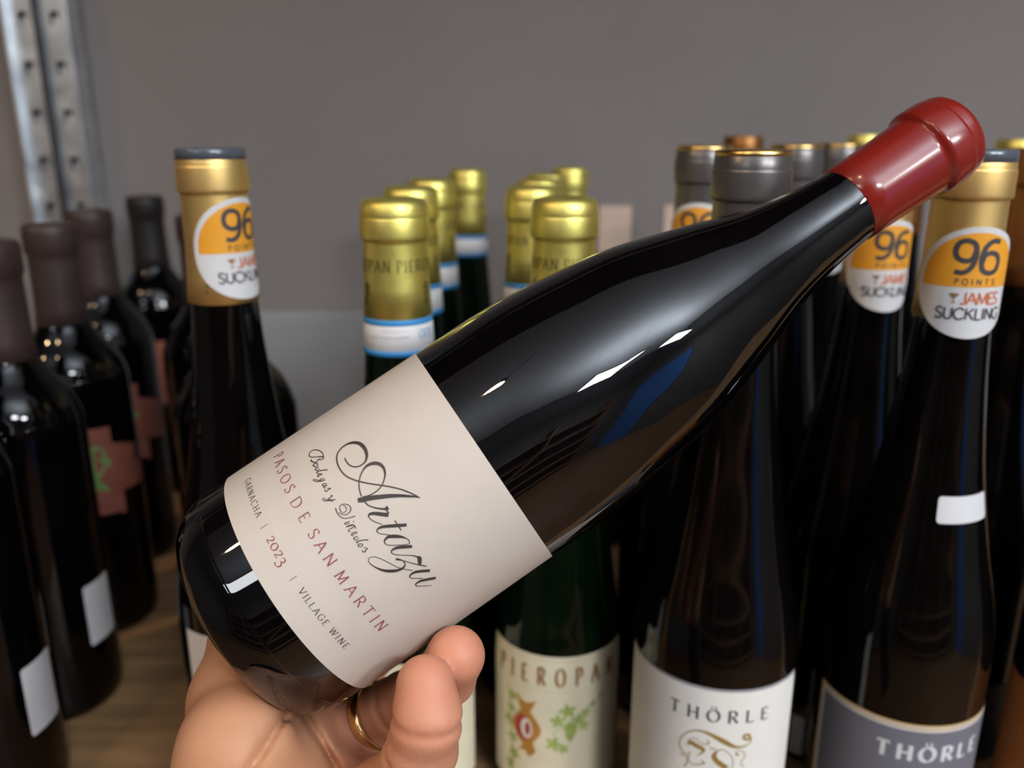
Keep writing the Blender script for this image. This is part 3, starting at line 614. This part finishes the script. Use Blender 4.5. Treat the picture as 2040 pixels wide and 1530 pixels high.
BOD = [[-28.68,57.52,0.244,-30.58,57.64,0.252,-32.93,56.59,0.263,-34.1,55.0,0.269,-33.57,53.89,0.266,-32.38,53.68,0.26,-31.22,54.42,0.254,-30.07,55.96,0.25,-28.77,57.42,0.353],[-28.77,57.42,0.272,-28.11,57.23,0.269,-28.29,56.43,0.296,-28.97,55.85,0.299,-29.0,55.73,0.3,-28.56,55.03,0.297,-28.95,54.21,0.326,-29.99,53.62,0.36,-30.79,53.74,0.365],[-28.02,54.83,0.268,-28.38,54.01,0.323,-28.12,53.51,0.322,-27.26,53.87,0.265,-26.96,54.62,0.264,-27.4,54.95,0.265,-28.07,54.77,0.268],[-26.17,54.8,0.261,-26.51,53.99,0.34,-26.17,53.59,0.313,-25.42,54.1,0.232,-25.5,54.81,0.232],[-23.48,56.79,0.327,-24.51,55.21,0.306,-25.08,53.83,0.334,-24.86,53.55,0.256,-24.2,54.0,0.228],[-23.6,53.75,0.227,-23.21,54.44,0.226,-23.35,54.71,0.226,-23.77,54.41,0.227,-23.92,53.75,0.329,-23.61,53.35,0.302,-22.94,53.6,0.225],[-21.45,54.72,0.221,-21.97,53.97,0.296,-21.95,53.43,0.296,-21.26,53.78,0.22,-21.03,54.47,0.22],[-20.96,54.84,0.293,-21.26,53.78,0.318,-22.04,52.53,0.296,-22.83,51.75,0.224,-23.38,51.72,0.226,-23.02,52.29,0.2,-21.63,53.41,0.197],[-19.51,54.69,0.216,-20.06,53.88,0.29,-19.96,53.3,0.314,-19.38,53.69,0.216,-19.19,54.53,0.216],[-18.98,54.61,0.263,-19.2,53.73,0.312,-19.05,53.34,0.239,-18.51,53.79,0.214],[-18.23,54.05,0.19,-17.4,55.09,0.236,-17.52,54.22,0.283,-17.34,53.68,0.306,-17.81,53.23,0.26,-18.19,53.5,0.19],[-15.61,54.03,0.232,-15.07,54.4,0.277,-15.08,53.48,0.3,-15.04,52.95,0.254,-14.51,53.3,0.207,-13.58,54.69,0.251],[-13.55,53.88,0.251,-14.41,52.98,0.276,-15.14,51.79,0.277,-15.88,51.39,0.209,-16.11,51.85,0.186,-15.23,52.37,0.185,-14.22,53.4,0.207],[-11.39,53.45,0.338,-10.01,53.12,0.268,-8.23,53.37,0.244,-7.14,54.27,0.221,-6.62,55.53,0.243,-6.23,56.6,0.264,-6.21,57.16,0.22],[-9.65,54.22,0.201,-10.51,54.33,0.247,-11.27,55.17,0.225,-10.72,56.43,0.202,-9.59,57.21,0.246,-8.43,56.95,0.289,-7.9,55.79,0.244,-8.29,54.45,0.2,-9.75,53.49,0.179],[-10.84,55.71,0.18,-9.82,56.11,0.201,-8.91,55.67,0.2,-8.94,54.58,0.2,-9.81,54.18,0.201],[-5.7,54.82,0.286,-6.02,53.71,0.286,-6.03,53.27,0.22,-5.46,53.75,0.176,-5.24,54.66,0.176],[-5.15,55.71,0.285,-4.9,55.92,0.285],[-4.46,55.22,0.241,-4.88,53.65,0.285,-4.9,53.22,0.219,-4.22,55.07,0.175,-3.74,55.23,0.219,-3.8,53.49,0.284,-3.54,53.11,0.24,-3.01,53.5,0.175],[-4.34,55.27,0.197,-3.88,55.42,0.263,-3.44,55.3,0.262,-2.93,55.42,0.197],[-2.08,53.82,0.196,-1.77,54.74,0.196,-2.13,54.9,0.196,-2.4,53.89,0.284,-2.16,53.21,0.283,-1.58,53.63,0.196],[-0.78,54.46,0.196,-1.04,53.66,0.283,-0.88,53.16,0.261,-0.23,53.52,0.196,-0.25,54.45,0.196],[1.73,56.46,0.283,0.9,55.13,0.261,0.35,53.61,0.283,0.41,53.23,0.218,0.9,53.56,0.196],[1.54,54.18,0.218,1.26,53.58,0.261,1.44,53.09,0.261,2.01,53.34,0.218,2.19,54.06,0.218,1.9,54.41,0.218,1.51,54.15,0.218],[2.72,54.17,0.174,3.7,54.93,0.218,3.67,54.19,0.262,4.06,53.8,0.306,3.57,53.21,0.24,3.21,53.45,0.174]]
p = Print(W); draw_strokes(p, ART); p.build('script_name', 'ink', lb)
p = Print(W); draw_strokes(p, BOD, n=5); p.build('script_subtitle', 'ink', lb)
p = Print(W)
for tx, a, b_ in (('PASOS', -44.2, -24.6), ('DE', -21.3, -13.6), ('SAN', -9.6, 1.6), ('MARTIN', 4.7, 28.0)): draw_text(p, tx, a, 42.6, 3.35, .40, 'serif', s1=b_)
draw_text(p, '202', -15.4, 31.5, 2.25, .44, 'serif', s1=-8.7, xs=1.22); draw_text(p, '3', -8.2, 30.3, 3.2, .44, 'serif', xs=1.1)
p.build('red_print', 'redink', lb)
p = Print(W); draw_text(p, 'GARNACHA', -41.4, 31.7, 2.0, .24, 'serif', s1=-23.4); draw_text(p, '|', -19.6, 31.6, 2.0, .16); draw_text(p, '|', -1.5, 31.6, 2.0, .16)
draw_text(p, 'VILLAGE', 2.5, 31.7, 2.0, .26, 'serif', s1=15.4); draw_text(p, 'WINE', 17.6, 31.7, 2.0, .26, 'serif', s1=25.8)
p.build('dark_print', 'ink', lb)
p = Print(W)     # fine print running up the side of the label, too small to read
for k, (s, a, b_) in enumerate([(-57.5, 40, 58), (-59.2, 42, 90), (-61, 40, 92), (-62.8, 44, 88)]):
    r = random.Random(k); h = a
    while h < b_:
        w_ = r.uniform(.4, 1.3); p.ribbon([(s - .3, h), (s + .3, h + w_ * .5), (s - .3, h + w_)], .14); h += w_ + r.uniform(.3, 1.6)
p.build('side_print', 'ink', lb)

# ------------------------------------------------------------------ the hand: one continuous surface from a blended distance field
HAND = {'palm': [([-0.0846, 0.1987, 0.1631, 0.018], [-0.0855, 0.2191, 0.1722, 0.0168]), ([-0.0855, 0.2191, 0.1722, 0.0168], [-0.0909, 0.2439, 0.1714, 0.0162]), ([-0.0863, 0.2002, 0.1506, 0.02], [-0.0873, 0.2339, 0.1518, 0.0165]), ([-0.0685, 0.2019, 0.1563, 0.0155], [-0.0729, 0.2489, 0.1532, 0.0122]), ([-0.0739, 0.2189, 0.1435, 0.018], [-0.0898, 0.2787, 0.1411, 0.013]), ([-0.067, 0.2169, 0.1435, 0.016], [-0.0737, 0.2788, 0.1341, 0.012]), ([-0.0568, 0.2079, 0.1485, 0.015], [-0.0621, 0.2644, 0.1349, 0.0115]), ([-0.0546, 0.2033, 0.1436, 0.018], [-0.04, 0.224, 0.1466, 0.0145]), ([-0.0522, 0.2217, 0.1388, 0.015], [-0.0485, 0.25, 0.1356, 0.011]), ([-0.0822, 0.1898, 0.1577, 0.0215], [-0.0909, 0.1714, 0.1308, 0.025]), ([-0.0663, 0.1926, 0.153, 0.021], [-0.0753, 0.1729, 0.1289, 0.024])], 'creases': [[[-0.0757, 0.2647, 0.1573], [-0.0787, 0.2468, 0.1599], [-0.0769, 0.2284, 0.1683], [-0.0765, 0.2162, 0.1728], [-0.0774, 0.2073, 0.1746], [-0.0771, 0.197, 0.1752]], [[-0.0812, 0.265, 0.1581], [-0.0724, 0.2521, 0.1568], [-0.0663, 0.2412, 0.1588], [-0.0608, 0.2306, 0.1616], [-0.0559, 0.2217, 0.1632], [-0.0514, 0.2139, 0.1617], [-0.0469, 0.2036, 0.162]]], 'fingers': [[[-0.0916, 0.2439, 0.1714, 0.0165], [-0.0971, 0.2723, 0.1756, 0.014], [-0.0947, 0.3, 0.1882, 0.0115], [-0.085, 0.3108, 0.207, 0.0088]], [[-0.0898, 0.2787, 0.1411, 0.0125], [-0.076, 0.3031, 0.1635, 0.0105], [-0.0587, 0.3164, 0.1837, 0.0092], [-0.0458, 0.3187, 0.1987, 0.0082]], [[-0.0737, 0.2788, 0.1341, 0.012], [-0.0575, 0.3002, 0.1536, 0.0105], [-0.0396, 0.311, 0.1727, 0.0095], [-0.029, 0.3128, 0.1857, 0.0084]], [[-0.0609, 0.2611, 0.1449, 0.0114], [-0.0388, 0.2518, 0.163, 0.0104], [-0.0224, 0.2382, 0.1838, 0.0098], [-0.0176, 0.229, 0.1985, 0.0092]], [[-0.0382, 0.223, 0.1466, 0.0128], [-0.0275, 0.2119, 0.176, 0.0106], [-0.0248, 0.209, 0.1908, 0.0099], [-0.0256, 0.2144, 0.1985, 0.0088]]], 'palm_normal': [0.23809523809523808, -0.837944156616226, 0.6920844580555643], 'flush': [[-0.0593, 0.2531, 0.146], [-0.0467, 0.2308, 0.1484]], 'ring': [[-0.0474, 0.2555, 0.1557, 0.0116], [-0.0388, 0.2518, 0.163]], 'sleeve': [[-0.0836, 0.1703, 0.1323, 0.036], [-0.16, -0.02, -0.16, 0.05]]}
def seg_sd(G, a, b, ra, rb):
    a = np.array(a, np.float32); b = np.array(b, np.float32); ab = b - a
    px, py, pz = G[0] - a[0], G[1] - a[1], G[2] - a[2]
    t = np.clip((px * ab[0] + py * ab[1] + pz * ab[2]) / max(float(ab @ ab), 1e-12), 0, 1)
    return np.sqrt((px - t * ab[0]) ** 2 + (py - t * ab[1]) ** 2 + (pz - t * ab[2]) ** 2) - (ra + (rb - ra) * t)
def smin(a, b, k):
    h = np.clip(.5 + .5 * (b - a) / k, 0, 1); return b + (a - b) * h - k * h * (1 - h)
def surface_nets(D, org, st):
    S = D < 0; nx, ny, nz = D.shape
    def cor(A, i, j, k): return A[i:nx - 1 + i, j:ny - 1 + j, k:nz - 1 + k]
    tot = sum(cor(S, i, j, k).astype(np.int8) for i in (0, 1) for j in (0, 1) for k in (0, 1))
    act = np.argwhere((tot > 0) & (tot < 8)); idx = -np.ones((nx - 1, ny - 1, nz - 1), np.int64)
    idx[tuple(act.T)] = np.arange(len(act))
    acc = np.zeros((len(act), 3)); cnt = np.zeros(len(act))
    cs = [(i, j, k) for i in (0, 1) for j in (0, 1) for k in (0, 1)]
    for a in cs:
        for ax in range(3):
            if a[ax]: continue
            b = list(a); b[ax] = 1
            da = D[tuple((act + a).T)]; db = D[tuple((act + b).T)]
            m = (da < 0) != (db < 0); t = np.where(m, da / np.where(m, da - db, 1), 0)
            q = np.array(a, float)[None] + t[:, None] * (np.array(b) - a)[None]
            acc += q * m[:, None]; cnt += m
    V = (act + acc / np.maximum(cnt, 1)[:, None]) * st + org
    F = []
    for ax in range(3):
        u, w = (ax + 1) % 3, (ax + 2) % 3
        sl0 = [slice(None)] * 3; sl1 = [slice(None)] * 3; sl0[ax] = slice(0, -1); sl1[ax] = slice(1, None)
        e = np.argwhere(S[tuple(sl0)] != S[tuple(sl1)])
        e = e[(e[:, u] > 0) & (e[:, w] > 0) & (e[:, u] < D.shape[u] - 1) & (e[:, w] < D.shape[w] - 1)]
        du = np.zeros(3, int); du[u] = 1; dw = np.zeros(3, int); dw[w] = 1
        q = np.stack([idx[tuple((e - du - dw).T)], idx[tuple((e - dw).T)], idx[tuple(e.T)], idx[tuple((e - du).T)]], 1)
        fl_ = ~S[tuple(e.T)]
        q[fl_] = q[fl_][:, ::-1]
        F.append(q)
    return V, np.vstack(F)
def build_hand():
    pts = [np.array(q[:3]) for grp in HAND['palm'] for q in grp] + [np.array(q[:3]) for fn in HAND['fingers'] for q in fn]
    lo = np.min(pts, 0) - .034; hi = np.max(pts, 0) + .034
    st = .00095
    ax = [np.arange(lo[i], hi[i], st, dtype=np.float32) for i in range(3)]
    G = np.meshgrid(*ax, indexing='ij')
    palm = None
    for a, b in HAND['palm']:
        d = seg_sd(G, a[:3], b[:3], a[3], b[3]); palm = d if palm is None else smin(palm, d, .006)
    nv = np.array(HAND['palm_normal']); nv = nv / np.linalg.norm(nv); PJ = np.eye(3) - np.outer(nv, nv)   # creases are cut along the palm's normal
    dn = (G[0] * nv[0] + G[1] * nv[1] + G[2] * nv[2]).astype(np.float32)
    G2 = [(G[i] - dn * nv[i]).astype(np.float32) for i in range(3)]
    for cr in HAND['creases']:
        dd = None
        for a, b in zip(np.array(cr[:-1]), np.array(cr[1:])):
            d = seg_sd(G2, a @ PJ.T, b @ PJ.T, 0, 0); dd = d if dd is None else np.minimum(dd, d)
        palm = palm + (.0026 * np.exp(-(dd / .0014) ** 2) + .0012 * np.exp(-(dd / .004) ** 2))
    D = palm
    red = np.full(D.shape, 1., np.float32)
    for fn in HAND['fingers']:
        d = None
        for a, b in zip(fn[:-1], fn[1:]):
            e = seg_sd(G, a[:3], b[:3], a[3], b[3]); d = e if d is None else smin(d, e, .0035)
        for i in range(1, len(fn) - 1):      # bend creases at the joints
            j = np.array(fn[i][:3]); t = np.array(fn[i + 1][:3]) - np.array(fn[i - 1][:3]); t /= np.linalg.norm(t)
            s = (G[0] - j[0]) * t[0] + (G[1] - j[1]) * t[1] + (G[2] - j[2]) * t[2]
            near = seg_sd(G, j, j, .017, .017) < 0
            d = d + np.where(near, .0011 * np.exp(-(s / .0016) ** 2), 0)
        j = np.array(fn[-1][:3]); red = np.minimum(red, seg_sd(G, j, fn[-2][:3], 0, 0) / .02)
        pb = smin(palm, d, .007)
        D = np.minimum(D, np.where(pb < np.minimum(palm, d), pb, np.minimum(palm, d)))
    for a in HAND['flush']: red = np.minimum(red, .2 + seg_sd(G, a[:3], a[:3], 0, 0) / .03)
    # the bottle presses into the hand: nothing of it enters the glass
    px, py, pz = G[0] - HB.x, G[1] - HB.y, G[2] - HB.z
    h = px * HA.x + py * HA.y + pz * HA.z
    q = np.sqrt(np.maximum(px * px + py * py + pz * pz - h * h, 0))
    pr = np.array([(a / 1000, b / 1000) for a, b in HELD_PROF if b > 30]); rr = np.interp(h, pr[:, 0], pr[:, 1])
    bot = np.maximum(q - rr, -h) - .0006
    D = np.maximum(D, -bot)
    D[0], D[-1] = 1, 1; D[:, 0], D[:, -1] = 1, 1; D[:, :, 0], D[:, :, -1] = 1, 1
    V, F = surface_nets(D, np.array([a[0] for a in ax]), st)
    # light smoothing
    for _ in range(2):
        s = np.zeros_like(V); n = np.zeros(len(V))
        for a, b in ((0, 1), (1, 2), (2, 3), (3, 0)):
            np.add.at(s, F[:, a], V[F[:, b]]); np.add.at(n, F[:, a], 1); np.add.at(s, F[:, b], V[F[:, a]]); np.add.at(n, F[:, b], 1)
        V = V * .5 + .5 * s / n[:, None]
    me = pymesh('hand', V, F)
    ii = np.clip(((V - lo) / st).astype(int), 0, np.array(D.shape) - 1)
    rv = np.clip(1.25 - red[tuple(ii.T)], 0, 1) * .75
    at = me.attributes.new('red', 'FLOAT', 'POINT'); at.data.foreach_set('value', rv.astype(np.float32))
    return me
person = empty('person', HAND['sleeve'][1][:3]); tag(person, 'left hand with a gold ring holding the red-wine bottle from below', 'person')
hand = link('hand', build_hand(), 'skin', None); hand.parent = person; hand.matrix_parent_inverse = Matrix.Translation(-Vector(HAND['sleeve'][1][:3]))
# gold wedding band
ra, rb_ = Vector(HAND['ring'][0][:3]), Vector(HAND['ring'][1][:3]); ax = (rb_ - ra).normalized(); rad = HAND['ring'][0][3] * 1000
rp_ = [(-2.3, rad), (-2.0, rad + .9), (-1.2, rad + 1.35), (0, rad + 1.5), (1.2, rad + 1.35), (2.0, rad + .9), (2.3, rad), (2.0, rad - .3), (-2.0, rad - .3), (-2.3, rad)]
rm = lathe_mesh('ring', rp_, 64)
rm.clear_geometry()
vv = []; ff = []; n = 64; k = len(rp_) - 1
for i in range(n):
    t = 2 * math.pi * i / n
    vv += [(r_ / 1000 * math.cos(t), r_ / 1000 * math.sin(t), z_ / 1000) for z_, r_ in rp_[:-1]]
for i in range(n):
    for j in range(k): ff.append((i * k + j, ((i + 1) % n) * k + j, ((i + 1) % n) * k + (j + 1) % k, i * k + (j + 1) % k))
rm.from_pydata(vv, [], ff); rm.update()
rg = link('ring', rm, 'ring', None); rg['label'] = 'polished gold ring'
rg.parent = person
rg.matrix_parent_inverse = Matrix.Translation(-Vector(HAND['sleeve'][1][:3]))
rg.matrix_basis = Matrix.Translation(ra) @ ax.to_track_quat('Z', 'Y').to_matrix().to_4x4()
# sleeve of the forearm, below the picture
s0, s1 = Vector(HAND['sleeve'][0][:3]), Vector(HAND['sleeve'][1][:3]); ln = (s1 - s0).length * 1000
r0, r1 = HAND['sleeve'][0][3] * 1000, HAND['sleeve'][1][3] * 1000
sp = [(4, r0 - 2.5), (0, r0 - 2), (-.5, r0), (1.5, r0 + 1.6), (14, r0 + 1.6), (16, r0)]
for i in range(40):
    t = (i + 1) / 40; sp.append((16 + (ln - 16) * t, r0 + (r1 - r0) * t + 1.2 * math.sin(i * 1.7) + .8 * math.sin(i * .6)))
sp += [(ln + 12, r1 * .8), (ln + 20, 0)]
sv = link('sleeve', lathe_mesh('sleeve', sp, 40), 'sleeve', None); sv.parent = person
sv.matrix_parent_inverse = Matrix.Translation(-s1)
sv.matrix_basis = Matrix.Translation(s0) @ (s1 - s0).normalized().to_track_quat('Z', 'Y').to_matrix().to_4x4()
bpy.context.view_layer.update()
